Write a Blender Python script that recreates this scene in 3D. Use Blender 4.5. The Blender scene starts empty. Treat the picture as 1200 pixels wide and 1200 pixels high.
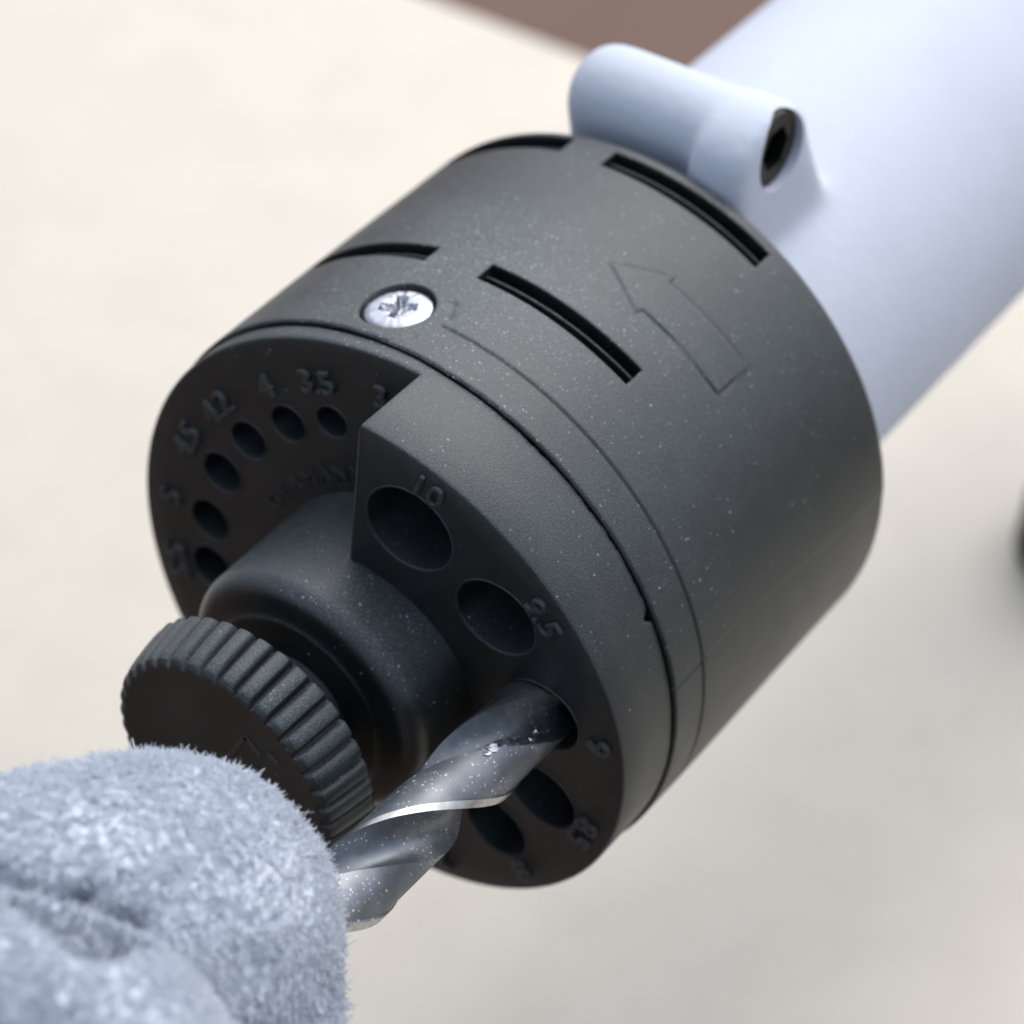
import bpy, bmesh, math, random
import numpy as np
from mathutils import Vector, Matrix, noise

random.seed(7)
rng = np.random.default_rng(7)
S = bpy.context.scene
COL = S.collection
R = 0.0356                      # radius of the black sharpener body in metres
H = 3.2 * R                     # height of its axis above the table

# tool frame: x across, y up, z along the axis towards the front, in units of R
def W(x, y, z):
    return (x * R, -z * R, y * R + H)

# ------------------------------------------------------------------ camera
cam_d = bpy.data.cameras.new("camera")
cam = bpy.data.objects.new("camera", cam_d)
COL.objects.link(cam)
S.camera = cam
cp = Vector(W(3.86499, 5.87953, 4.84000))
def D(x, y, z): return Vector((x, -z, y))
right, up, back = D(.81270579, 0, -.58267427), D(-.38800982, .74603025, -.54119058), D(.43469263, .66591206, .6063031)
m = Matrix((right, up, back)).transposed().to_4x4()
m.translation = cp
cam.matrix_world = m
cam_d.sensor_width = 36
cam_d.lens = 3184.53 / 1200 * 36
cam_d.clip_start, cam_d.clip_end = 0.01, 200
cam_d.dof.use_dof = True
cam_d.dof.focus_distance = 7.55 * R
cam_d.dof.aperture_fstop = 20.0
cam_d.dof.aperture_blades = 0

# ------------------------------------------------------------------ light
SUN_EL, SUN_AZ = math.radians(54), math.radians(-6)     # azimuth from +Y (behind the tool) towards +X
world = bpy.data.worlds.new("World")
S.world = world
world.use_nodes = True
nt = world.node_tree
bg = nt.nodes["Background"]
sky = nt.nodes.new("ShaderNodeTexSky")
sky.sky_type = 'NISHITA'
sky.sun_disc = False
sky.sun_elevation = SUN_EL
sky.sun_rotation = SUN_AZ
sky.air_density, sky.dust_density, sky.ozone_density = 1.0, 4.0, 1.0
hs = nt.nodes.new("ShaderNodeHueSaturation")
hs.inputs['Saturation'].default_value = 0.60
nt.links.new(sky.outputs[0], hs.inputs['Color'])
nt.links.new(hs.outputs[0], bg.inputs['Color'])
bg.inputs['Strength'].default_value = 0.15

sun_d = bpy.data.lights.new("sun", 'SUN')
sun_d.energy = 1.0
sun_d.angle = math.radians(100)
sun_d.color = (1.0, 0.985, 0.965)
sun = bpy.data.objects.new("sun", sun_d)
COL.objects.link(sun)
sd = Vector((math.sin(SUN_AZ) * math.cos(SUN_EL), math.cos(SUN_AZ) * math.cos(SUN_EL), math.sin(SUN_EL)))
sun.rotation_euler = sd.to_track_quat('Z', 'Y').to_euler()
sun.location = (0, 0, 2)

S.view_settings.view_transform = 'Standard'
S.view_settings.look = 'None'
S.view_settings.exposure = 0.62
S.view_settings.gamma = 1.0

# ------------------------------------------------------------------ materials
def mat(name):
    mt = bpy.data.materials.new(name)
    mt.use_nodes = True
    n = mt.node_tree.nodes
    return mt, n, mt.node_tree.links, n["Principled BSDF"]

def node(n, t, **kw):
    x = n.new(t)
    for k, v in kw.items():
        if k in x.inputs: x.inputs[k].default_value = v
        else: setattr(x, k, v)
    return x

def mth(n, l, op, a, b=None, c=None, clamp=False):
    x = n.new("ShaderNodeMath"); x.operation = op; x.use_clamp = clamp
    for i, v in enumerate((a, b, c)):
        if v is None: continue
        if isinstance(v, (int, float)): x.inputs[i].default_value = v
        else: l.new(v, x.inputs[i])
    return x.outputs[0]

def ramp(n, l, src, lo, hi, a=0.0, b=1.0):
    x = n.new("ShaderNodeMapRange"); x.interpolation_type = 'SMOOTHSTEP'
    l.new(src, x.inputs[0])
    for i, v in zip((1, 2, 3, 4), (lo, hi, a, b)): x.inputs[i].default_value = v
    return x.outputs[0]

def mixc(n, l, f, c1, c2):
    x = n.new("ShaderNodeMix"); x.data_type = 'RGBA'
    if isinstance(f, (int, float)): x.inputs[0].default_value = f
    else: l.new(f, x.inputs[0])
    for i, c in ((6, c1), (7, c2)):
        if isinstance(c, tuple): x.inputs[i].default_value = (*c, 1) if len(c) == 3 else c
        else: l.new(c, x.inputs[i])
    return x.outputs[2]

def specks(n, l, vec, scale, size, seed):
    """random round dust specks: one candidate per voronoi cell, only some of the cells carry one"""
    v = n.new("ShaderNodeTexVoronoi"); v.inputs['Scale'].default_value = scale
    mp = n.new("ShaderNodeMapping"); mp.inputs['Location'].default_value = (seed * 1.7, seed * .9, seed * 2.3)
    l.new(vec, mp.inputs[0]); l.new(mp.outputs[0], v.inputs['Vector'])
    sep = n.new("ShaderNodeSeparateColor"); l.new(v.outputs['Color'], sep.inputs[0])
    d = mth(n, l, 'DIVIDE', v.outputs['Distance'], size)
    body = ramp(n, l, d, 1.0, 0.55)
    return body, sep.outputs[0], sep.outputs[1]

def plastic(name, base=(.0085, .0115, .0115), rough=.42, dust=1.0, top_sheen=1.0, grain=1.0):
    mt, n, l, p = mat(name)
    tc = n.new("ShaderNodeTexCoord"); o = tc.outputs['Object']
    no = node(n, "ShaderNodeTexNoise", Scale=260.0, Detail=4.0, Roughness=.6); l.new(o, no.inputs['Vector'])
    col = mixc(n, l, ramp(n, l, no.outputs[0], .35, .7), base, tuple(c * 1.5 for c in base))
    # fine spark-eroded grain
    gr = node(n, "ShaderNodeTexNoise", Scale=5200.0, Detail=2.0, Roughness=.65); l.new(o, gr.inputs['Vector'])
    # dust specks, and a dusty sheen painting sky light on upward faces
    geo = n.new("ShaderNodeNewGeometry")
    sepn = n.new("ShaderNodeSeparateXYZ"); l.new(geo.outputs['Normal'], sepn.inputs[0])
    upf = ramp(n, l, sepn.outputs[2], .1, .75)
    patch = node(n, "ShaderNodeTexNoise", Scale=55.0, Detail=3.0, Roughness=.6); l.new(o, patch.inputs['Vector'])
    pm = ramp(n, l, patch.outputs[0], .42, .68)
    # where the hand's swarf fell: a drift on the upper side between the two rows of vents
    dv = n.new("ShaderNodeVectorMath"); dv.operation = 'DISTANCE'
    l.new(o, dv.inputs[0]); dv.inputs[1].default_value = (-.02 * R, .36 * R, 1.0 * R)
    drift = ramp(n, l, dv.outputs['Value'], .62 * R, .08 * R)
    s1, k1, q1 = specks(n, l, o, 2500.0, .38, 1)
    s2, k2, q2 = specks(n, l, o, 1350.0, .26, 5)
    dens = mth(n, l, 'ADD', mth(n, l, 'MULTIPLY', pm, .16 * dust), mth(n, l, 'MULTIPLY', drift, .55 * dust))
    dens = mth(n, l, 'MULTIPLY', mth(n, l, 'ADD', dens, .05 * dust), mth(n, l, 'ADD', mth(n, l, 'MULTIPLY', upf, .9), .1))
    on1 = mth(n, l, 'LESS_THAN', k1, dens)
    on2 = mth(n, l, 'LESS_THAN', k2, mth(n, l, 'MULTIPLY', dens, .40))
    f1 = mth(n, l, 'MULTIPLY', s1, mth(n, l, 'MULTIPLY', on1, mth(n, l, 'MULTIPLY_ADD', q1, .30, .06)))
    f2 = mth(n, l, 'MULTIPLY', s2, mth(n, l, 'MULTIPLY', on2, mth(n, l, 'MULTIPLY_ADD', q2, .50, .08)))
    f = mth(n, l, 'MAXIMUM', f1, f2)
    sheen_haze = mth(n, l, 'MULTIPLY', mth(n, l, 'ADD', mth(n, l, 'MULTIPLY_ADD', pm, .026, .048), mth(n, l, 'MULTIPLY', drift, .05)), top_sheen)
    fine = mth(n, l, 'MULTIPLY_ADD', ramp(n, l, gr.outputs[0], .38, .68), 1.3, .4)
    sheen_haze = mth(n, l, 'MULTIPLY', sheen_haze, fine)
    sheen_haze = mth(n, l, 'MULTIPLY', sheen_haze, upf)  # upward faces lightened in the colour, as if skylit
    f = mth(n, l, 'ADD', f, sheen_haze, clamp=True)
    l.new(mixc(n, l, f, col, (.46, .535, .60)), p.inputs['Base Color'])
    rv = mth(n, l, 'ADD', mth(n, l, 'MULTIPLY', no.outputs[0], .16), rough - .08)
    l.new(mth(n, l, 'MULTIPLY_ADD', f, .4, rv), p.inputs['Roughness'])
    p.inputs['Specular IOR Level'].default_value = .48
    p.inputs['Specular Tint'].default_value = (.90, .97, 1.0, 1)
    bv = n.new("ShaderNodeBevel"); bv.samples = 4; bv.inputs['Radius'].default_value = .0006
    b = n.new("ShaderNodeBump"); b.inputs['Strength'].default_value = .38 * grain; b.inputs['Distance'].default_value = .00012
    hgt = mth(n, l, 'ADD', gr.outputs[0], mth(n, l, 'MULTIPLY', f, 1.5))
    l.new(hgt, b.inputs['Height']); l.new(bv.outputs[0], b.inputs['Normal']); l.new(b.outputs[0], p.inputs['Normal'])
    return mt

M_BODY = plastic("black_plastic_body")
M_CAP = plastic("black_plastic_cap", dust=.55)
M_HUB = plastic("black_plastic_hub", rough=.31, dust=.9, top_sheen=1.6)
M_KNOB = plastic("black_plastic_knob", rough=.40, dust=.5, top_sheen=1.7)
M_RIM = plastic("black_plastic_edge_highlight", base=(.024, .027, .028), rough=.36, dust=0, top_sheen=1.6)  # lighter plastic, paints caught light onto rims, step edge and numerals
M_DARK = plastic("black_rubber", base=(.012, .014, .012), rough=.6, dust=0, top_sheen=.2)

def painted(name, base, rough, bump=.25):
    mt, n, l, p = mat(name)
    tc = n.new("ShaderNodeTexCoord"); o = tc.outputs['Object']
    no = node(n, "ShaderNodeTexNoise", Scale=60.0, Detail=6.0, Roughness=.6); l.new(o, no.inputs['Vector'])
    l.new(mixc(n, l, ramp(n, l, no.outputs[0], .3, .75), base, tuple(c * .93 for c in base)), p.inputs['Base Color'])
    p.inputs['Roughness'].default_value = rough
    b = n.new("ShaderNodeBump"); b.inputs['Strength'].default_value = bump; b.inputs['Distance'].default_value = .0004
    n2 = node(n, "ShaderNodeTexNoise", Scale=700.0, Detail=3.0); l.new(o, n2.inputs['Vector'])
    l.new(n2.outputs[0], b.inputs['Height']); l.new(b.outputs[0], p.inputs['Normal'])
    return mt

M_TUBE = painted("pale_blue_enamel", (.495, .548, .645), .75)
M_TABLE = painted("cream_table_paint", (.515, .485, .420), .5)

def steel(name, base, rough, dust=0.0, aniso=0.0, bump=.25, scale=900.0):
    mt, n, l, p = mat(name)
    tc = n.new("ShaderNodeTexCoord"); o = tc.outputs['Object']
    no = node(n, "ShaderNodeTexNoise", Scale=scale, Detail=5.0, Roughness=.65); l.new(o, no.inputs['Vector'])
    col = mixc(n, l, ramp(n, l, no.outputs[0], .3, .7), tuple(c * .75 for c in base), base)
    met = 1.0
    if dust:
        s1, k1, q1 = specks(n, l, o, 2700.0, .38, 3)
        s2, k2, q2 = specks(n, l, o, 1700.0, .26, 8)
        pt = node(n, "ShaderNodeTexNoise", Scale=150.0, Detail=2.0); l.new(o, pt.inputs['Vector'])
        dn = mth(n, l, 'MULTIPLY', ramp(n, l, pt.outputs[0], .35, .65), dust)
        f1 = mth(n, l, 'MULTIPLY', s1, mth(n, l, 'LESS_THAN', k1, dn))
        f2 = mth(n, l, 'MULTIPLY', s2, mth(n, l, 'LESS_THAN', k2, mth(n, l, 'MULTIPLY', dn, .6)))
        f = mth(n, l, 'MULTIPLY', mth(n, l, 'MAXIMUM', mth(n, l, 'MULTIPLY', f1, .5), f2), .8)
        f = mth(n, l, 'ADD', f, mth(n, l, 'MULTIPLY', ramp(n, l, pt.outputs[0], .3, .75), .22), clamp=True)
        col = mixc(n, l, f, col, (.62, .65, .69))
        l.new(mth(n, l, 'SUBTRACT', 1.0, f), p.inputs['Metallic'])
        l.new(mth(n, l, 'MULTIPLY_ADD', no.outputs[0], .22, rough - .1), p.inputs['Roughness'])
    else:
        p.inputs['Metallic'].default_value = 1.0
        p.inputs['Roughness'].default_value = rough
    l.new(col, p.inputs['Base Color'])
    b = n.new("ShaderNodeBump"); b.inputs['Strength'].default_value = bump; b.inputs['Distance'].default_value = .0001
    l.new(no.outputs[0], b.inputs['Height']); l.new(b.outputs[0], p.inputs['Normal'])
    return mt

M_BIT = steel("dark_steel", (.145, .165, .19), .47, dust=.45)
M_MARGIN = steel("ground_steel", (.50, .50, .50), .36, bump=.1)
M_SCREW = steel("zinc_steel", (.46, .48, .53), .24, bump=.6, scale=230.0)
M_BOLT = steel("blackened_steel", (.05, .05, .05), .45)

def suede():
    mt, n, l, p = mat("grey_blue_suede")
    tc = n.new("ShaderNodeTexCoord"); o = tc.outputs['Object']
    n1 = node(n, "ShaderNodeTexNoise", Scale=230.0, Detail=5.0, Roughness=.65); l.new(o, n1.inputs['Vector'])
    n2 = node(n, "ShaderNodeTexNoise", Scale=900.0, Detail=3.0, Roughness=.6); l.new(o, n2.inputs['Vector'])
    c = mixc(n, l, ramp(n, l, n1.outputs[0], .32, .62), (.61, .655, .725), (.645, .69, .76))
    c = mixc(n, l, ramp(n, l, n2.outputs[0], .60, .72, 0, .25), c, (.48, .525, .59))
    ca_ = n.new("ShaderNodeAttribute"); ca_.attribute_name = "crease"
    c = mixc(n, l, mth(n, l, 'MULTIPLY', ca_.outputs['Fac'], .75, clamp=True), c, (.25, .27, .28))     # darker colour along the folds
    l.new(c, p.inputs['Base Color'])
    p.inputs['Roughness'].default_value = .95
    p.inputs['Specular IOR Level'].default_value = .1
    p.inputs['Sheen Weight'].default_value = .25
    p.inputs['Sheen Roughness'].default_value = .6
    b = n.new("ShaderNodeBump"); b.inputs['Strength'].default_value = .6; b.inputs['Distance'].default_value = .0006
    l.new(mth(n, l, 'ADD', n1.outputs[0], mth(n, l, 'MULTIPLY', n2.outputs[0], .5)), b.inputs['Height']); l.new(b.outputs[0], p.inputs['Normal'])
    return mt
M_SUEDE = suede()

def nap():
    mt, n, l, p = mat("suede_nap")
    a = n.new("ShaderNodeAttribute"); a.attribute_name = "tone"
    c = mixc(n, l, a.outputs['Fac'], (.615, .665, .735), (.665, .715, .78))
    l.new(c, p.inputs['Base Color'])
    tr = n.new("ShaderNodeBsdfTranslucent"); l.new(c, tr.inputs['Color'])
    mx = n.new("ShaderNodeMixShader"); mx.inputs[0].default_value = .45
    l.new(p.outputs[0], mx.inputs[1]); l.new(tr.outputs[0], mx.inputs[2])
    l.new(mx.outputs[0], n["Material Output"].inputs['Surface'])
    p.inputs['Roughness'].default_value = .9
    p.inputs['Specular IOR Level'].default_value = .15
    return mt
M_NAP = nap()

def deck():
    mt, n, l, p = mat("brown_floor_boards")
    tc = n.new("ShaderNodeTexCoord"); o = tc.outputs['Object']
    mp = n.new("ShaderNodeMapping"); mp.inputs['Scale'].default_value = (14, 1.2, 1); l.new(o, mp.inputs[0])
    no = node(n, "ShaderNodeTexNoise", Scale=3.0, Detail=6.0); l.new(mp.outputs[0], no.inputs['Vector'])
    l.new(mixc(n, l, no.outputs[0], (.098, .055, .040), (.132, .077, .058)), p.inputs['Base Color'])
    p.inputs['Roughness'].default_value = .8
    return mt
M_DECK = deck()

# ------------------------------------------------------------------ mesh helpers (tool frame, in units of R, about the axis)
def T(V):
    V = np.asarray(V, float)
    return np.stack([V[:, 0] * R, -V[:, 2] * R, V[:, 1] * R], 1)

def link(name, me, mats, parent=None, smooth=35, loc=None):
    if not isinstance(mats, (list, tuple)): mats = [mats]
    for k in mats: me.materials.append(k)
    if smooth is not None:
        me.shade_smooth()
        if smooth < 180: me.set_sharp_from_angle(angle=math.radians(smooth))
    ob = bpy.data.objects.new(name, me)
    COL.objects.link(ob)
    if parent: ob.parent = parent
    if loc is not None: ob.location = loc
    return ob

def mesh(name, V, F, tool=True):
    me = bpy.data.meshes.new(name)
    V = T(V) if tool else np.asarray(V, float)
    me.from_pydata([tuple(v) for v in V], [], [tuple(int(i) for i in f) for f in F])
    me.validate(); me.update()
    return me

def fix_normals(me):
    bm = bmesh.new(); bm.from_mesh(me)
    bmesh.ops.remove_doubles(bm, verts=bm.verts, dist=1e-7)
    bmesh.ops.recalc_face_normals(bm, faces=bm.faces)
    bm.to_mesh(me); bm.free(); me.update()
    return me

def lathe(prof, n=160, closed=True):
    """prof: list of (r, z); returns V, F about the z axis"""
    V, F = [], []
    k = len(prof)
    for i in range(n):
        a = 2 * math.pi * i / n
        for r, z in prof: V.append((r * math.cos(a), r * math.sin(a), z))
    for i in range(n):
        j = (i + 1) % n
        for q in range(k - 1): F.append((i * k + q, j * k + q, j * k + q + 1, i * k + q + 1))
    return V, F

def boolean(me, cutter):
    """me minus cutter, both meshes in the same frame"""
    a = bpy.data.objects.new("boolean_a", me); b = bpy.data.objects.new("boolean_b", cutter)
    COL.objects.link(a); COL.objects.link(b)
    md = a.modifiers.new("cut", 'BOOLEAN'); md.operation = 'DIFFERENCE'; md.solver = 'EXACT'; md.object = b
    dg = bpy.context.evaluated_depsgraph_get(); dg.update()
    out = bpy.data.meshes.new_from_object(a.evaluated_get(dg), depsgraph=dg)
    bpy.data.objects.remove(a); bpy.data.objects.remove(b)
    return out

def thing(name, label, cat, loc, group=None):
    o = bpy.data.objects.new(name, None)
    o.empty_display_size = .01
    COL.objects.link(o)
    o.location = loc
    o['label'] = label; o['category'] = cat
    if group: o['group'] = group
    return o

# ------------------------------------------------------------------ setting: floor and table
me = mesh("floor", [(-30, -30, 0), (30, -30, 0), (30, 30, 0), (-30, 30, 0)], [(0, 1, 2, 3)], tool=False)
fl = link("floor", me, M_DECK, smooth=None, loc=(0, 0, -.74)); fl['kind'] = 'structure'

def rbox(x0, x1, y0, y1, z0, z1, bev, seg=3):
    bm = bmesh.new()
    bmesh.ops.create_cube(bm, size=1)
    for v in bm.verts:
        v.co = ((x0 + x1) / 2 + v.co.x * (x1 - x0), (y0 + y1) / 2 + v.co.y * (y1 - y0), (z0 + z1) / 2 + v.co.z * (z1 - z0))
    if bev: bmesh.ops.bevel(bm, geom=bm.edges[:], offset=bev, segments=seg, affect='EDGES', profile=.5)
    me = bpy.data.meshes.new("box"); bm.to_mesh(me); bm.free()
    return me

TF, TB = -.8 * R, 7.22 * R
tb = thing("work_table", "pale cream table top blurred beneath and behind the black sharpener", "table", (0, 0, -.74))
def tpart(name, me): 
    for v in me.vertices: v.co.z += .74
    return link(name, me, M_TABLE, tb)
tpart("table_top", rbox(-.62, .78, TF, TB, -.026, 0, .006))
for x in (-.55, .70):
    for y in (TF + .04, TB - .04):
        tpart("leg", rbox(x - .02, x + .02, y - .02, y + .02, -.74, -.027, .004))

# ------------------------------------------------------------------ the sharpener
sh = thing("drill_bit_sharpener", "round black plastic drill bit sharpener with numbered holes and vent slots", "drill sharpener", (0, 0, H))
L = 1.249

def sstep(x, a, b):
    t = np.clip((x - a) / (b - a), 0, 1)
    return t * t * (3 - 2 * t)

ARROW = [(76.3, -.722), (66.0, -.842), (66.1, -.808), (45.7, -.808), (46.2, -.642), (65.8, -.650), (66.1, -.622)]
SCREW = (97.9, -.160)
SLOTS = [(58.2, 91.0, -.392, -.476), (58.0, 93.0, -1.100, -1.186), (102.6, 136.2, -.400, -.480), (102.6, 136.5, -1.112, -1.198)]
def seg_sd(px, py, poly):
    """signed distance to a polygon, negative inside"""
    d = np.full(px.shape, 1e9); inside = np.zeros(px.shape, bool)
    n = len(poly)
    for i in range(n):
        ax, ay = poly[i]; bx, by = poly[(i + 1) % n]
        ex, ey = bx - ax, by - ay
        t = np.clip(((px - ax) * ex + (py - ay) * ey) / (ex * ex + ey * ey), 0, 1)
        d = np.minimum(d, np.hypot(px - ax - t * ex, py - ay - t * ey))
        c = ((ay > py) != (by > py)) & (px < (bx - ax) * (py - ay) / (by - ay + 1e-15) + ax)
        inside ^= c
    return np.where(inside, -d, d)
ARC = math.pi / 180
def body_h(th, z):
    s = th * ARC
    h = np.zeros(th.shape)
    # raised arrow, a hair proud with a scored outline
    sd = seg_sd(s, z, [(a * ARC, b) for a, b in ARROW])
    h += .0028 * sstep(sd, .003, -.003) - .0048 * np.exp(-(sd / .0027) ** 2)
    # front band: a fine moulded step that runs round the screw boss
    dz = z + .150
    dd = np.hypot(s - SCREW[0] * ARC, z - SCREW[1])
    vis = sstep(th, -40, -5) * sstep(th, 99, 92)
    g = -dz                                            # positive behind the line
    h += (-.0045 * np.exp(-(dz / .0030) ** 2) - .0030 * sstep(g, .004, -.004)) * vis * sstep(dd, .165, .178)
    boss = (dd - .172)
    h += -.0080 * np.exp(-(boss / .0050) ** 2) * sstep(th, 95, 91) * sstep(z, -.300, -.270) * sstep(z, -.165, -.185)
    # parting line along the lower side
    line = 9.6 - 4.5 * np.clip(-z - .35, 0, 1) / .7
    dl = (th - line) * ARC
    w = .35 + .65 * sstep(z, -.20, -.13)
    h += -.0065 * np.exp(-(dl / .0028) ** 2) * w * sstep(z, -1.15, -.95) - .0022 * sstep(dl, .003, -.003) * sstep(th, -40, 0)
    # slight sink of the moulding
    h += .0012 * np.sin(th * ARC * 7 + z * 5) 
    # edges
    h -= .006 * sstep(z, -.010, 0.0) ** 2
    t = np.clip((-z - (L - .040)) / .040, 0, 1)
    h -= .040 * (1 - np.sqrt(np.clip(1 - t * t, 0, 1)))
    # vents
    for a, b, z0, z1 in SLOTS:
        i = (th > a) & (th < b) & (z < z0) & (z > z1)
        h = np.where(i, np.where(z > z0 - .049, -.085, np.where(z > z0 - .057, -.026, -.15)), h)
    return h

def body():
    e = .0004
    ths = set(np.round(np.concatenate([np.arange(-60, 50, .4), np.arange(50, 142, .22), np.arange(142, 300, 2.0)]), 4))
    zs = set(np.round(np.concatenate([np.arange(-L, -.9, .010), np.arange(-.9, -.3, .006), np.arange(-.3, -.02, .006), np.arange(-.02, .0001, .002), [0.0]]), 5))
    zs |= set(np.round(-L + np.array([0, .002, .005, .009, .014, .020, .028, .036]), 5))
    for a, b, z0, z1 in SLOTS:
        for q in (a, b): ths |= {round(q - .02, 4), round(q + .02, 4)}
        for q in (z0, z1, z0 - .049, z0 - .057): zs |= {round(q - e, 5), round(q + e, 5)}
    for q in (10.0, 9.6, 9.2, 8.8): ths.add(q)
    ths = np.array(sorted(ths)); zs = np.array(sorted(zs))
    keep = np.concatenate([[True], np.diff(zs) > 2e-4]); zs = zs[keep]
    keep = np.concatenate([[True], np.diff(ths) > .01]); ths = ths[keep]
    TH, Z = np.meshgrid(ths, zs, indexing='ij')
    Hh = body_h(TH, Z)
    rr = 1 + Hh
    nT, nZ = TH.shape
    # a moulded front edge that is not quite straight
    jit = np.array([noise.noise((t * .55, 3.1, 0)) * .0022 + noise.noise((t * .11, 9.1, 0)) * .002 for t in ths])
    Zd = Z + jit[:, None] * sstep(Z, -.03, 0)
    V = np.stack([rr * np.cos(TH * ARC), rr * np.sin(TH * ARC), Zd], -1).reshape(-1, 3)
    idx = np.arange(nT * nZ).reshape(nT, nZ)
    # block of cells round the screw that is replaced by a round pocket
    i0 = np.searchsorted(ths, SCREW[0] - 8.2); i1 = np.searchsorted(ths, SCREW[0] + 8.2)
    j0 = np.searchsorted(zs, SCREW[1] - .136); j1 = np.searchsorted(zs, SCREW[1] + .136)
    F = []
    for i in range(nT):
        k = (i + 1) % nT
        for j in range(nZ - 1):
            if i0 <= i < i1 and j0 <= j < j1: continue
            F.append((idx[i, j], idx[k, j], idx[k, j + 1], idx[i, j + 1]))
    loop = [(i, j0) for i in range(i0, i1)] + [(i1, j) for j in range(j0, j1)] + [(i, j1) for i in range(i1, i0, -1)] + [(i0, j) for j in range(j1, j0, -1)]
    V = list(map(tuple, V))
    prev = [idx[i, j] for i, j in loop]
    angs = [math.atan2(zs[j] - SCREW[1], (ths[i] - SCREW[0]) * ARC) for i, j in loop]
    base = [((ths[i] - SCREW[0]) * ARC, zs[j] - SCREW[1]) for i, j in loop]
    for t, rad, h in ((.5, None, 0), (1, .118, 0), (1, .1165, -.004), (1, .1155, -.06), (1, .001, -.06)):
        cur = []
        for (bx, bz), a in zip(base, angs):
            rd = .118 if rad is None else rad
            x = bx * (1 - t) + rd * math.cos(a) * t; z = bz * (1 - t) + rd * math.sin(a) * t
            th = SCREW[0] * ARC + x
            hh = h if h else float(body_h(np.array([th / ARC]), np.array([SCREW[1] + z]))[0])
            cur.append(len(V)); V.append(((1 + hh) * math.cos(th), (1 + hh) * math.sin(th), SCREW[1] + z))
        n = len(loop)
        for q in range(n): F.append((prev[q], prev[(q + 1) % n], cur[(q + 1) % n], cur[q]))
        prev = cur
    # close the front ring and the rear
    def ring(r, z, inner):
        cur = []
        for i in range(nT):
            cur.append(len(V)); V.append((r * math.cos(ths[i] * ARC), r * math.sin(ths[i] * ARC), z))
        for i in range(nT):
            k = (i + 1) % nT
            F.append((inner[k], inner[i], cur[i], cur[k]))
        return cur
    a = ring(.945, -.004, list(idx[:, -1])); a = ring(.945, -.40, a); ring(.02, -.40, a)
    b = ring(.70, -L, list(idx[:, 0])); ring(.70, -L + .05, b)
    me = mesh("body", V, F)
    me = fix_normals(me)
    return link("body", me, M_BODY, sh, smooth=40)
body()

# the round-head screw sunk in the body
def screw_head():
    V, F = [], []
    n = 96
    rings = [(.0, -.004), (.012, -.004), (.024, -.003), (.036, -.002), (.048, 0), (.060, .0), (.084, -.002), (.100, -.006), (.109, -.013), (.113, -.024), (.113, -.06)]
    for r, hgt in rings:
        for i in range(n):
            a = 2 * math.pi * i / n
            x, y = r * math.cos(a), r * math.sin(a)
            c, s_ = math.cos(.42), math.sin(.42)
            u, v = x * c + y * s_, -x * s_ + y * c
            d = 0
            if r < .066:
                for p, q in ((u, v), (v, u)):
                    d = max(d, float(sstep(np.array(abs(p)), .0165, .0105)) * float(sstep(np.array(abs(q)), .060, .046)) * .030)
            V.append((x, y, hgt - d + .004 * noise.noise((x * 60, y * 60, 2)) * (r < .085)))
    k = len(rings)
    for q in range(k - 1):
        for i in range(n):
            j = (i + 1) % n
            F.append((q * n + i, q * n + j, (q + 1) * n + j, (q + 1) * n + i))
    # place: local z outwards along the radius at the screw's angle
    th = SCREW[0] * ARC
    e_r = np.array([math.cos(th), math.sin(th), 0]); e_t = np.array([-math.sin(th), math.cos(th), 0]); e_z = np.array([0, 0, 1.0])
    P = [e_r * (.992 + v[2]) + e_t * v[0] + e_z * (SCREW[1] + v[1] - .004) for v in V]
    me = fix_normals(mesh("screw", P, F))
    return link("screw", me, M_SCREW, sh, smooth=50)
screw_head()

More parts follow.
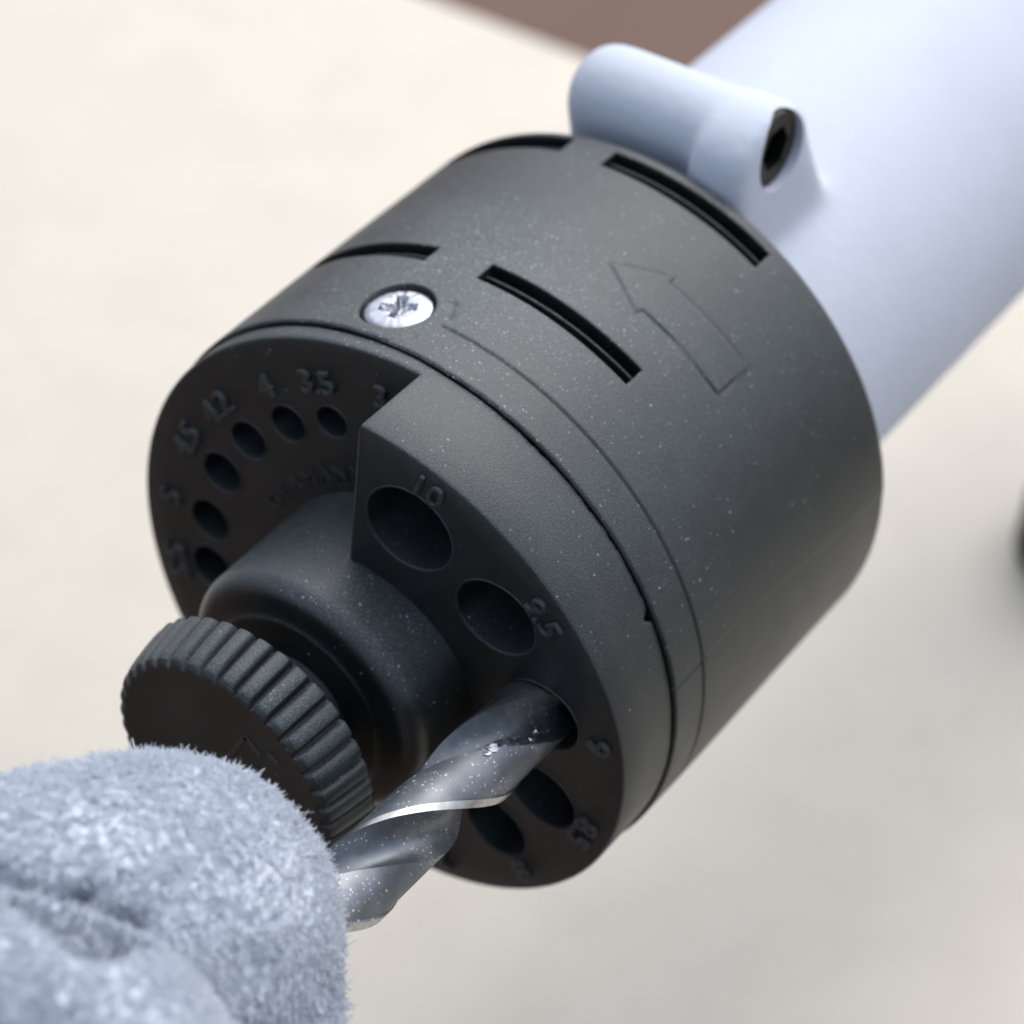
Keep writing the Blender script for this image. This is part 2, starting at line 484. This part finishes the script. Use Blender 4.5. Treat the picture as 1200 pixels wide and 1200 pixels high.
# ------- numbered cap with its spiral face
Z1, DZ, TH0, RC = .3302, .2769, 83.7, .9855
def face_z(th): return Z1 - DZ * ((TH0 - th) % 360) / 360
HOLES = [(68.4, .709, 10, "10", .2948), (39.4, .712, 9.5, "9.5", .272), (9.8, .708, 9, "9", .262), (-20.8, .735, 8.5, "8.5", .248), (-47.2, .735, 8, "8", .235),
         (-74.5, .73, 7.5, "7.5", .22), (-100.5, .72, 7, "7", .21), (-125, .72, 6.5, "6.5", .197), (-148, .72, 6, "6", .183), (-167.8, .722, 5.5, "5.5", .168),
         (176.2, .708, 5, "5", .156), (157.6, .702, 4.5, "4.5", .148), (140.2, .698, 4.2, "4.2", .136), (123.2, .694, 4, "4", .130), (108.1, .694, 3.5, "3.5", .112), (92.4, .694, 3, "3", .098)]
def cap():
    N = 540
    prof = lambda zt, jz: [(.30, -.35), (.30, zt), (.45, zt), (.6, zt), (.75, zt), (.9, zt), (RC - .012, zt), (RC - .004, zt - .0035), (RC, zt - .012),
                       (RC, .0345 + max(0, jz) + (zt - .0465) * .5), (RC, .030 + max(0, jz)), (RC - .0008, .0085 + jz), (RC - .003, .0035 + jz), (.93, .0035), (.93, -.35)]
    V, F = [], []
    for i in range(N + 1):
        th = TH0 - 360 * i / N
        zt = Z1 - DZ * i / N
        t = ((th + 180) % 360) - 180
        rough = float(sstep(np.array(t), 68, 55)) * float(sstep(np.array(t), 18, 28))
        jz = noise.noise((th * .9, 1.3, 0)) * .0075 * rough + noise.noise((th * .12, 5.3, 0)) * .0030
        jz += .030 * float(np.exp(-((t - 25.4) / .75) ** 2)) + .005 * float(np.exp(-((t - 62) / .6) ** 2))
        for r, z in prof(zt, jz):
            if r == RC and z > .02 and 0 < i < N: r = RC + .0008 * noise.noise((th * .04, z * 6, 0))
            V.append((r * math.cos(th * ARC), r * math.sin(th * ARC), z))
    k = len(prof(0, 0))
    for i in range(N):
        for q in range(k):
            p = (q + 1) % k
            f = (i * k + q, (i + 1) * k + q, (i + 1) * k + p, i * k + p)
            # the walls beside the step also touch the low end of the spiral
            if i == 0 and q == 0: f += (N * k + 1,)
            if i == 0 and q == 9: f += (N * k + 9, N * k + 8)
            F.append(f)
    hi = [q for q in range(k)]; lo = [N * k + q for q in range(k)]
    # make the shared lower points coincide
    for q in (0, 10, 11, 12, 13, 14): V[lo[q]] = V[hi[q]]
    F.append(tuple(hi[q] for q in range(1, 10)) + tuple(lo[q] for q in range(8, 0, -1)))
    me = fix_normals(mesh("cap", V, F))
    CV, CF = [], []
    for th, r, d, txt, dia in HOLES:
        b = len(CV); n = 72; cx, cy = r * math.cos(th * ARC), r * math.sin(th * ARC)
        for z in (-.31, .8):
            for i in range(n): CV.append((cx + dia / 2 * math.cos(2 * math.pi * i / n), cy + dia / 2 * math.sin(2 * math.pi * i / n), z))
        for i in range(n): CF.append((b + i, b + (i + 1) % n, b + n + (i + 1) % n, b + n + i))
        CF.append(tuple(b + i for i in range(n))[::-1]); CF.append(tuple(b + n + i for i in range(n)))
    cm = fix_normals(mesh("cutter", CV, CF))
    me = boolean(me, cm)
    return link("cap", me, M_CAP, sh, smooth=30)
CAP = cap()

def text_mesh(txt, size, extrude, bev):
    cu = bpy.data.curves.new("numeral", 'FONT')
    cu.body = txt; cu.size = size; cu.extrude = extrude; cu.bevel_depth = bev; cu.bevel_resolution = 1
    cu.align_x = 'CENTER'; cu.align_y = 'CENTER'
    cu.resolution_u = 4
    o = bpy.data.objects.new("numeral", cu); COL.objects.link(o)
    dg = bpy.context.evaluated_depsgraph_get(); dg.update()
    me = bpy.data.meshes.new_from_object(o.evaluated_get(dg), depsgraph=dg)
    bpy.data.objects.remove(o); bpy.data.curves.remove(cu)
    return me

def put_text(name, txt, th, r, z, size, parent, m_, rot=0.0, ex=.013, bev=.0022, tilt=True):
    me = text_mesh(txt, size, ex, bev)
    e_y = np.array([math.cos(th * ARC + rot), math.sin(th * ARC + rot), 0])   # top of the glyphs points outwards
    e_x = np.array([e_y[1], -e_y[0], 0])
    slope = DZ / (2 * math.pi * r) if tilt else 0
    c = np.array([r * math.cos(th * ARC), r * math.sin(th * ARC), z])
    co = np.array([v.co[:] for v in me.vertices])
    P = c + co[:, :1] * e_x + co[:, 1:2] * e_y + (co[:, 2:3] - co[:, :1] * slope) * np.array([0, 0, 1.0])
    P = T(P)
    for v, q in zip(me.vertices, P): v.co = q
    me.update()
    return link(name, me, m_, parent, smooth=30)

LAB = {"10": (68.4, .908), "9.5": (37.4, .898), "9": (7.0, .905), "8.5": (-20.7, .895), "8": (-48.2, .897), "3": (92.0, .835), "3.5": (108.3, .832), "4": (123.2, .828), "4.2": (141.0, .835),
       "4.5": (156.5, .85), "5": (175.2, .865), "5.5": (-167.3, .87)}
for th, r, d, txt, dia in HOLES:
    a, rr = LAB.get(txt, (th, .885))
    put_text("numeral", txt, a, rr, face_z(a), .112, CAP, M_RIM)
# thin lighter bead round every hole and along the step, a painted edge highlight
def sweep(pts, rad, closed, k=8):
    n = len(pts); V, F = [], []
    P = [np.array(p) for p in pts]
    for i in range(n):
        t = P[(i + 1) % n] - P[i - 1] if closed else P[min(i + 1, n - 1)] - P[max(i - 1, 0)]
        t /= np.linalg.norm(t)
        e1 = np.cross(t, (.31, .2, .93)); e1 /= np.linalg.norm(e1); e2 = np.cross(t, e1)
        for j in range(k):
            a = 2 * math.pi * j / k
            V.append(tuple(P[i] + rad * (e1 * math.cos(a) + e2 * math.sin(a))))
    for i in range(n if closed else n - 1):
        for j in range(k):
            F.append((i * k + j, i * k + (j + 1) % k, ((i + 1) % n) * k + (j + 1) % k, ((i + 1) % n) * k + j))
    return V, F
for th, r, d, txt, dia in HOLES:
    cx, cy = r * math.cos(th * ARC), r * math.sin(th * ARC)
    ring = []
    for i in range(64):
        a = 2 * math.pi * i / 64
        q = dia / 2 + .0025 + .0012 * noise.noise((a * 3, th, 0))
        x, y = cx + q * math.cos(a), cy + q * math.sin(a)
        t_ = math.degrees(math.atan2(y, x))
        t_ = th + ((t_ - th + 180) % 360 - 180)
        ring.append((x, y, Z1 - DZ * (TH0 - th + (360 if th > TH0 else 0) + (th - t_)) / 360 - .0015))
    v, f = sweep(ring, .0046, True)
    link("hole_rim_highlight", fix_normals(mesh("hole_rim_highlight", v, f)), M_RIM, CAP, smooth=180)
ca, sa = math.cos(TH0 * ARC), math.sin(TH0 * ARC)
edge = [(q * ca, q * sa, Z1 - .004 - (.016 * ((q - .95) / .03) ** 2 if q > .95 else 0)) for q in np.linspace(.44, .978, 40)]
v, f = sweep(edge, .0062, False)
link("step_edge_highlight", fix_normals(mesh("step_edge_highlight", v, f)), M_RIM, CAP, smooth=180)
# moulded lettering round the hub
word = "GERMANY"
for i, ch in enumerate(word):
    a = 150 - i * 7.6
    put_text("letter", ch, a, .505, face_z(a), .075, CAP, M_CAP, ex=.004, bev=.002)

# ------- hub
prof = [(.02, .02), (.440, .02), (.440, .12), (.438, .30), (.437, .478)]
for i in range(1, 9):
    a = math.pi / 2 * i / 9
    prof.append((.437 - .072 * (1 - math.cos(a)), .478 + .072 * math.sin(a)))
prof += [(.362, .551), (.345, .554), (.322, .557), (.314, .561), (.309, .565), (.304, .565), (.300, .561), (.19, .568), (.19, .78), (.02, .78)]
V, F = lathe(prof, 200)
hub = link("hub", fix_normals(mesh("hub", V, F)), M_HUB, sh, smooth=32)

# ------- knurled knob
def knob():
    NT, per = 38, 14
    n = NT * per
    def rad(i, base, depth):
        t = (i % per) / per
        x = abs(t - .5) * 2                   # 0 at ridge centre, 1 at groove
        return base - depth * (max(0, x - .60) / .40) ** 1.5 - depth * .38 * x * x
    rows = [(.10, .730, 0, 0), (.395, .730, 0, 0), (.424, .733, 1, .014), (.433, .740, 1, .024), (.430, .77, 1, .026), (.424, .81, 1, .026), (.415, .86, 1, .026),
            (.407, .893, 1, .024), (.400, .906, 1, .021), (.388, .913, 1, .017), (.374, .917, 0, 0), (.365, .9165, 0, 0), (.355, .9135, 0, 0), (.25, .913, 0, 0), (.12, .913, 0, 0), (.0008, .913, 0, 0)]
    V, F = [], []
    for r, z, f, d in rows:
        for i in range(n):
            a = 2 * math.pi * (i + 3) / n
            q = rad(i, r, d) if f else r
            V.append((q * math.cos(a), q * math.sin(a), z))
    for q in range(len(rows) - 1):
        for i in range(n):
            j = (i + 1) % n
            F.append((q * n + i, q * n + j, (q + 1) * n + j, (q + 1) * n + i))
    me = fix_normals(mesh("knob", V, F))
    return link("knob", me, M_KNOB, sh, smooth=28)
KNOB = knob()
# small raised mark on the knob face: an angle and a dash
def mark(pts, w):
    me_parts = []
    V, F = [], []
    for (x0, y0), (x1, y1) in zip(pts[:-1], pts[1:]):
        dx, dy = x1 - x0, y1 - y0; ln = math.hypot(dx, dy); nx, ny = -dy / ln * w, dx / ln * w
        b = len(V)
        for z in (.910, .9165):
            V += [(x0 + nx, y0 + ny, z), (x1 + nx, y1 + ny, z), (x1 - nx, y1 - ny, z), (x0 - nx, y0 - ny, z)]
        F += [(b, b + 1, b + 2, b + 3), (b + 4, b + 5, b + 6, b + 7)] + [(b + i, b + (i + 1) % 4, b + 4 + (i + 1) % 4, b + 4 + i) for i in range(4)]
    return fix_normals(mesh("mark", V, F))
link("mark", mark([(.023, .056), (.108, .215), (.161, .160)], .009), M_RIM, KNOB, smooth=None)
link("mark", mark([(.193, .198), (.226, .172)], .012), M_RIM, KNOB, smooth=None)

# ------------------------------------------------------------------ pale tube with its clamp lug
tube = thing("clamp_tube", "pale blue enamelled tube with a clamp lug behind the black sharpener", "tube", (0, 0, H))
def voxel(me, size, smooth_it):
    o = bpy.data.objects.new("voxel", me); COL.objects.link(o)
    md = o.modifiers.new("r", 'REMESH'); md.mode = 'VOXEL'; md.voxel_size = size; md.use_smooth_shade = True
    ms = o.modifiers.new("s", 'SMOOTH'); ms.factor = .5; ms.iterations = smooth_it
    dg = bpy.context.evaluated_depsgraph_get(); dg.update()
    out = bpy.data.meshes.new_from_object(o.evaluated_get(dg), depsgraph=dg)
    bpy.data.objects.remove(o)
    return out
def join(ms):
    V, F = [], []
    for v, f in ms:
        b = len(V); V += [tuple(x) for x in v]; F += [tuple(i + b for i in q) for q in f]
    return V, F
def solid_lathe(prof, n=96):
    return lathe([(.0005, prof[0][1])] + prof + [(.0005, prof[-1][1])], n)
def xcyl(x0, x1, y, z, r, n=64, rnd=.0):
    """closed round bar along x, rounded ends"""
    pr = []
    k = 6
    for i in range(k + 1):
        a = math.pi / 2 * i / k
        pr.append((r - rnd + rnd * math.sin(a), x0 + rnd - rnd * math.cos(a)))
    for i in range(k + 1):
        a = math.pi / 2 * i / k
        pr.append((r - rnd + rnd * math.cos(a), x1 - rnd + rnd * math.sin(a)))
    v, f = solid_lathe(pr, n)
    return [(w, y + u_, z + q) for u_, q, w in v], f
def prism(poly, x0, x1):
    n = len(poly)
    v = [(x0, y, z) for y, z in poly] + [(x1, y, z) for y, z in poly]
    f = [tuple(range(n)), tuple(range(2 * n - 1, n - 1, -1))] + [(i, i + n, (i + 1) % n + n, (i + 1) % n) for i in range(n)]
    return v, f
LY, LZ = 1.0, -1.50
def tube_mesh():
    parts = []
    parts.append(solid_lathe([(.60, -1.22), (.715, -1.22), (.735, -1.25), (.735, -2.6), (.735, -4), (.735, -7.5)], 128))
    parts.append(xcyl(-.405, .20, LY - .045, LZ - .01, .172, rnd=.11))
    # ear that carries the screw
    pl = []
    for i in range(25):
        a = math.pi * i / 24
        pl.append((LY - .035 + .175 * math.sin(a), LZ + .02 + .225 * math.cos(a)))
    pl += [(.55, LZ - .40), (.55, LZ + .29)]
    parts.append(prism(pl, .155, .375))
    pl2 = [(LY + .05, LZ + .12), (LY + .05, LZ - .14), (.5, LZ - .24), (.5, LZ + .2)]
    parts.append(prism(pl2, -.36, .2))
    V, F = join(parts)
    me = fix_normals(mesh("tube", V, F))
    me = voxel(me, .018 * R, 46)
    v, f = xcyl(.18, .60, LY - .004, LZ, .135, 64)
    cm = fix_normals(mesh("cutter", v, f))
    me = boolean(me, cm)
    return link("tube", me, M_TUBE, tube, smooth=50)
tube_mesh()
def socket_bolt():
    pr = [(.131, .19), (.131, .335), (.123, .348), (.084, .348)]
    v, f = lathe([(.0005, .19)] + pr, 48)
    # hexagonal recess
    n = 48
    b = len(v); rim = [i * 5 + 4 for i in range(n)]
    ring = []
    for x, sc in ((.348, 1), (.23, 1)):
        cur = []
        for i in range(n):
            a = 2 * math.pi * i / n
            r = .079 * math.cos(math.pi / 6) / math.cos(((a + math.pi / 6) % (math.pi / 3)) - math.pi / 6)
            cur.append(len(v)); v.append((r * math.cos(a), r * math.sin(a), x))
        prev = rim if not ring else ring
        f += [(prev[i], prev[(i + 1) % n], cur[(i + 1) % n], cur[i]) for i in range(n)]
        ring = cur
    f.append(tuple(ring))
    P = [(w, LY - .004 + x, LZ + y) for x, y, w in v]
    return link("socket_screw", fix_normals(mesh("socket_screw", P, f)), M_BOLT, tube, smooth=30)
socket_bolt()

# ------------------------------------------------------------------ twist drill
bit = thing("twist_drill", "dark steel twist drill bit with a bright ground edge in the cap hole", "drill bit", (0, 0, H))
BA = np.array([.677, .124, .28]); BB = np.array([.654, .124, 1.10])
BR = .122
PITCH = 1.13
def bit_section():
    pts = []                                   # (angle from margin, r, is_margin)
    half = []
    for i in range(5): half.append((i * 13 / 4, 1.0, 1))
    half.append((15, .945, 0))
    for i in range(1, 13): half.append((15 + (98 - 15) * i / 12, .945 - .01 * (i / 12), 0))
    P0 = .935 * np.array([math.cos(98 * ARC), math.sin(98 * ARC)])
    P3 = np.array([math.cos(math.pi), math.sin(math.pi)])
    P1 = np.array([.06, .22]); P2 = np.array([-.35, .0])
    out = [(r * math.cos(a * ARC), r * math.sin(a * ARC), m_) for a, r, m_ in half]
    for i in range(1, 18):
        t = i / 18
        q = (1 - t) ** 3 * P0 + 3 * (1 - t) ** 2 * t * P1 + 3 * (1 - t) * t * t * P2 + t ** 3 * P3
        out.append((q[0], q[1], 0))
    return out + [(-x, -y, m_) for x, y, m_ in out]
def twist_drill():
    sec = bit_section(); n = len(sec)
    zs = np.arange(.10, 1.95, .010)
    ax = (BB - BA) / (BB[2] - BA[2])
    V, F, MI = [], [], []
    for z in zs:
        c = BA + ax * (z - BA[2])
        tip = min(1, max(.02, (z - .10) / .07))
        ph = 57 * ARC + 2 * math.pi * (z - .83) / PITCH
        for x, y, m_ in sec:
            V.append((c[0] + BR * tip * (x * math.cos(ph) - y * math.sin(ph)), c[1] + BR * tip * (x * math.sin(ph) + y * math.cos(ph)), z))
    for i in range(len(zs) - 1):
        for q in range(n):
            p = (q + 1) % n
            F.append((i * n + q, i * n + p, (i + 1) * n + p, (i + 1) * n + q)); MI.append(1 if sec[q][2] and sec[p][2] else 0)
    F.append(tuple(range(n))); MI.append(0)
    F.append(tuple((len(zs) - 1) * n + q for q in range(n))[::-1]); MI.append(0)
    me = mesh("fluted_shaft", V, F)
    for pl, k in zip(me.polygons, MI): pl.material_index = k
    bm = bmesh.new(); bm.from_mesh(me); bmesh.ops.recalc_face_normals(bm, faces=bm.faces); bm.to_mesh(me); bm.free()
    link("fluted_shaft", me, [M_BIT, M_MARGIN], bit, smooth=38)
    # bright flakes of swarf stuck to the land near the cap
    from mathutils.bvhtree import BVHTree
    bm = bmesh.new(); bm.from_mesh(me); tree = BVHTree.FromBMesh(bm); bm.free()
    org = cp - Vector((0, 0, H))
    for u_, v_, size in ((577, 877, .030), (589, 872, .034), (600, 868, .022), (571, 884, .016), (623, 866, .026), (629, 860, .020), (608, 873, .014)):
        d = (right * ((u_ - 600) / 3184.53) - up * ((v_ - 600) / 3184.53) - back).normalized()
        loc, nor, _, _ = tree.ray_cast(org, d)
        if loc is None: continue
        t1 = nor.orthogonal().normalized(); t2 = nor.cross(t1)
        k = 7; a0 = random.random() * 6
        Vv = [tuple(loc + nor * R * .006)]
        for h_ in (.007, -.002):
            for i in range(k):
                a = a0 + 2 * math.pi * i / k
                q = size * R * random.uniform(.45, .85)
                Vv.append(tuple(loc + (t1 * math.cos(a) + t2 * math.sin(a) * .7) * q + nor * R * (h_ + random.uniform(-.003, .003))))
        Ff = [(0, 1 + i, 1 + (i + 1) % k) for i in range(k)] + [(1 + i, 1 + k + i, 1 + k + (i + 1) % k, 1 + (i + 1) % k) for i in range(k)]
        link("swarf_flake", mesh("swarf_flake", Vv, Ff, tool=False), M_SCREW, bit, smooth=None)
    # plain shank behind the glove
    c0 = BA + ax * (1.94 - BA[2]); c1 = BA + ax * (3.0 - BA[2])
    v, f = lathe([(.001, 0), (BR * .97, 0), (BR * .97, 1), (.001, 1)], 40)
    P = [tuple(np.array([x, y, 0]) + c0 + (c1 - c0) * z) for x, y, z in v]
    link("shank", fix_normals(mesh("shank", P, f)), M_BIT, bit, smooth=40)
twist_drill()

# ------------------------------------------------------------------ gloved hand
glove = thing("gloved_hand", "pale grey blue suede glove pinching the drill bit, lower left", "glove", (0, 0, H))
def px(u, v, dep):
    """a tool-frame point on the line of sight through photo pixel u, v at depth dep (metres along the view / R)"""
    x, y = (u - 600) / 3184.53 * dep, -(v - 600) / 3184.53 * dep
    Rr = np.array([.81270579, 0, -.58267427]); Uu = np.array([-.38800982, .74603025, -.54119058]); Bb = np.array([.43469263, .66591206, .6063031])
    return np.array([3.86499, 5.87953, 4.84]) + x * Rr + y * Uu - dep * Bb
def capsule(p0, p1, r0, r1, n=28, k=10):
    p0, p1 = np.array(p0), np.array(p1)
    d = p1 - p0; ln = np.linalg.norm(d); d = d / ln
    e1 = np.cross(d, [0.3, 1, 0.2]); e1 /= np.linalg.norm(e1); e2 = np.cross(d, e1)
    pr = []
    for i in range(k + 1):
        a = math.pi / 2 * i / k; pr.append((max(.001, r0 * math.sin(a)), -r0 * math.cos(a)))
    for i in range(k + 1):
        a = math.pi / 2 * i / k; pr.append((max(.001, r1 * math.cos(a)), ln + r1 * math.sin(a)))
    v, f = lathe(pr, n)
    return [tuple(p0 + e1 * x + e2 * y + d * z) for x, y, z in v], f
def glove_mesh():
    parts = []
    P = px
    tip, mid = P(180, 1100, 7.08), P(95, 1120, 6.95)
    parts.append(capsule(tip, mid, .475, .50))                        # thumb end
    parts.append(capsule(mid, P(-60, 1148, 6.80), .49, .47))
    parts.append(capsule(P(-60, 1148, 6.80), P(-420, 1450, 6.4), .47, .58))
    parts.append(capsule(P(290, 1090, 7.14), P(284, 1240, 7.05), .23, .26))  # pad spreading round the bit
    parts.append(capsule(P(70, 1290, 6.36), P(-260, 1205, 6.25), .43, .45))   # fold of the next finger in front
    parts.append(capsule(P(330, 1400, 7.3), P(120, 1500, 7.0), .34, .42))     # forefinger under the bit
    parts.append(capsule(P(120, 1500, 7.0), P(-420, 1540, 6.6), .44, .55))
    parts.append(capsule(P(240, 1540, 7.4), P(-300, 1680, 7.0), .40, .55))     # middle finger
    parts.append(capsule(P(120, 1680, 7.5), P(-400, 1800, 7.1), .40, .55))     # ring finger
    parts.append(capsule(P(-20, 1820, 7.5), P(-450, 1920, 7.2), .36, .5))      # little finger
    parts.append(capsule(P(-420, 1490, 6.5), P(-620, 1840, 6.7), .80, .85))    # palm
    parts.append(capsule(P(-560, 1660, 6.6), P(-1150, 2190, 6.3), .90, .95))   # cuff
    V, F = join(parts)
    me = fix_normals(mesh("leather", V, F))
    me = voxel(me, .018 * R, 5)
    n = len(me.vertices)
    co = np.empty(n * 3); me.vertices.foreach_get("co", co); co = co.reshape(-1, 3)
    no = np.empty(n * 3); me.vertices.foreach_get("normal", no); no = no.reshape(-1, 3)
    for i in range(n):
        c = co[i] / R
        d = .030 * noise.noise(tuple(c * 2.2)) + .012 * noise.noise(tuple(c * 5.5 + 7)) + .003 * noise.noise(tuple(c * 13 + 3)) + .0025 * noise.noise(tuple(c * 34))
        co[i] += no[i] * d * R
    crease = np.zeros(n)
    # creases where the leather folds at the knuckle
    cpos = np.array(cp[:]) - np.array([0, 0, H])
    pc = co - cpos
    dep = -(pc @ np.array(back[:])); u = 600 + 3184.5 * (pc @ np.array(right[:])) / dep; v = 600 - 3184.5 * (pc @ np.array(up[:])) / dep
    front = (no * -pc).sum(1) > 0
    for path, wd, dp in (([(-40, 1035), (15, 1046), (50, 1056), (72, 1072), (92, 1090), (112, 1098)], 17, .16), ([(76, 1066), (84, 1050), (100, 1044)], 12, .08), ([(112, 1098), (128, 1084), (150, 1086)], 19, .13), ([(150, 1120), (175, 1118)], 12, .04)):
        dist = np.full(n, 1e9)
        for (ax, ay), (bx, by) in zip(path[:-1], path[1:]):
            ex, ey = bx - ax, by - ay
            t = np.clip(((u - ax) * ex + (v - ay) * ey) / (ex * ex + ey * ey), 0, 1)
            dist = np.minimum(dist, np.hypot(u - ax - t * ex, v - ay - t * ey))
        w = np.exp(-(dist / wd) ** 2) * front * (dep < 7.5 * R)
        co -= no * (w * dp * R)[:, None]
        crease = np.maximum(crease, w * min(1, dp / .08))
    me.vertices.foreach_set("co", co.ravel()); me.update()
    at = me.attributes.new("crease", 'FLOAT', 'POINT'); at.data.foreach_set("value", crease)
    return me
gm = glove_mesh()
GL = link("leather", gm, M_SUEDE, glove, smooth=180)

def fibres(me, count):
    me.calc_loop_triangles()
    nt_ = len(me.loop_triangles)
    tri = np.empty(nt_ * 3, int); me.loop_triangles.foreach_get("vertices", tri); tri = tri.reshape(-1, 3)
    n = len(me.vertices)
    co = np.empty(n * 3); me.vertices.foreach_get("co", co); co = co.reshape(-1, 3)
    no = np.empty(n * 3); me.vertices.foreach_get("normal", no); no = no.reshape(-1, 3)
    A, B, C = co[tri[:, 0]], co[tri[:, 1]], co[tri[:, 2]]
    cen = (A + B + C) / 3
    # only where the lens can see the glove, or a little way round it
    cpos = np.array(cp[:]) - np.array([0, 0, H])
    vd = cpos - cen
    nn = np.cross(B - A, C - A); ar = np.linalg.norm(nn, axis=1) / 2; nn /= (2 * ar[:, None] + 1e-20)
    facing = (nn * (vd / np.linalg.norm(vd, axis=1)[:, None])).sum(1)
    pc = (cen - cpos)
    rt, ut, bt = np.array(right[:]), np.array(up[:]), np.array(back[:])
    dep = -(pc @ bt); u = 600 + 3184.5 * (pc @ rt) / dep; v = 600 - 3184.5 * (pc @ ut) / dep
    w = ar * (facing > -.35) * (u > -160) * (u < 520) * (v > 780) * (v < 1330)
    cr = np.empty(n); me.attributes["crease"].data.foreach_get("value", cr)
    w = w * (1 - .92 * np.clip(cr[tri].mean(1) * 1.3, 0, 1))
    w = w / w.sum()
    ti = rng.choice(nt_, count, p=w)
    r1 = np.sqrt(rng.random(count)); r2 = rng.random(count)
    a, b, c = 1 - r1, r1 * (1 - r2), r1 * r2
    P = a[:, None] * A[ti] + b[:, None] * B[ti] + c[:, None] * C[ti]
    N = a[:, None] * no[tri[ti, 0]] + b[:, None] * no[tri[ti, 1]] + c[:, None] * no[tri[ti, 2]]
    N /= np.linalg.norm(N, axis=1)[:, None]
    # combed direction that swirls slowly, with clumps
    flow = np.array([[noise.noise(tuple(p / R * 2.6)), noise.noise(tuple(p / R * 2.6 + 11)), noise.noise(tuple(p / R * 2.6 + 23))] for p in P])
    clump = np.array([[noise.noise(tuple(p / R * 48)), noise.noise(tuple(p / R * 48 + 31)), noise.noise(tuple(p / R * 48 + 57))] for p in P])
    tone = np.array([noise.noise(tuple(p / R * 9 + 5)) for p in P])
    d = N * rng.uniform(.15, .65, (count, 1)) + flow * 1.3 + clump * .7 + rng.normal(0, .30, (count, 3))
    d -= N * np.minimum((d * N).sum(1, keepdims=True) - .12, 0)
    d /= np.linalg.norm(d, axis=1)[:, None]
    ln = R * rng.gamma(3.0, .0042, count)[:, None]
    wd = R * rng.uniform(.0015, .0036, count)[:, None]
    sd_ = np.cross(d, rng.normal(0, 1, (count, 3))); sd_ /= np.linalg.norm(sd_, axis=1)[:, None]
    bend = N * -.25 + clump * .8 + rng.normal(0, .3, (count, 3))
    p0 = P - N * R * .003
    p1 = p0 + d * ln * .55
    p2 = p1 + (d + bend * .7) * ln * .5
    V = np.stack([p0 - sd_ * wd, p0 + sd_ * wd, p1 + sd_ * wd * .85, p1 - sd_ * wd * .85, p2 + sd_ * wd * .45, p2 - sd_ * wd * .45], 1).reshape(-1, 3)
    base = (np.arange(count) * 6)[:, None]
    F = np.concatenate([base + np.array([[0, 1, 2, 3]]), base + np.array([[3, 2, 4, 5]])], 0)
    m2 = bpy.data.meshes.new("nap")
    m2.vertices.add(len(V)); m2.vertices.foreach_set("co", V.ravel())
    m2.loops.add(F.size); m2.loops.foreach_set("vertex_index", F.ravel())
    m2.polygons.add(len(F)); m2.polygons.foreach_set("loop_start", np.arange(len(F)) * 4)
    m2.update(calc_edges=True)
    at = m2.attributes.new("tone", 'FLOAT', 'POINT')
    tv = np.clip(.5 + tone * .35 + rng.normal(0, .16, count), 0, 1)
    at.data.foreach_set("value", np.repeat(tv, 6))
    ob = link("nap", m2, M_NAP, glove, smooth=None)
    ob['kind'] = 'stuff'
fibres(gm, 280000)

# ------------------------------------------------------------------ dark foot at the right edge
ft = thing("stand_foot", "dark blurred rubber foot on the table at the right edge", "foot", W(.49, -3.2, -4.86))
v, f = lathe([(.001, 0), (.36, 0), (.40, .04), (.38, .30), (.30, .44), (.14, .48), (.10, .50), (.10, 1.9), (.001, 1.9)], 48)
P = [(x * R * 1.08, y * R * 1.08, z * R * 1.08) for x, y, z in v]
link("rubber_pad", fix_normals(mesh("rubber_pad", P, f, tool=False)), M_DARK, ft, smooth=40)
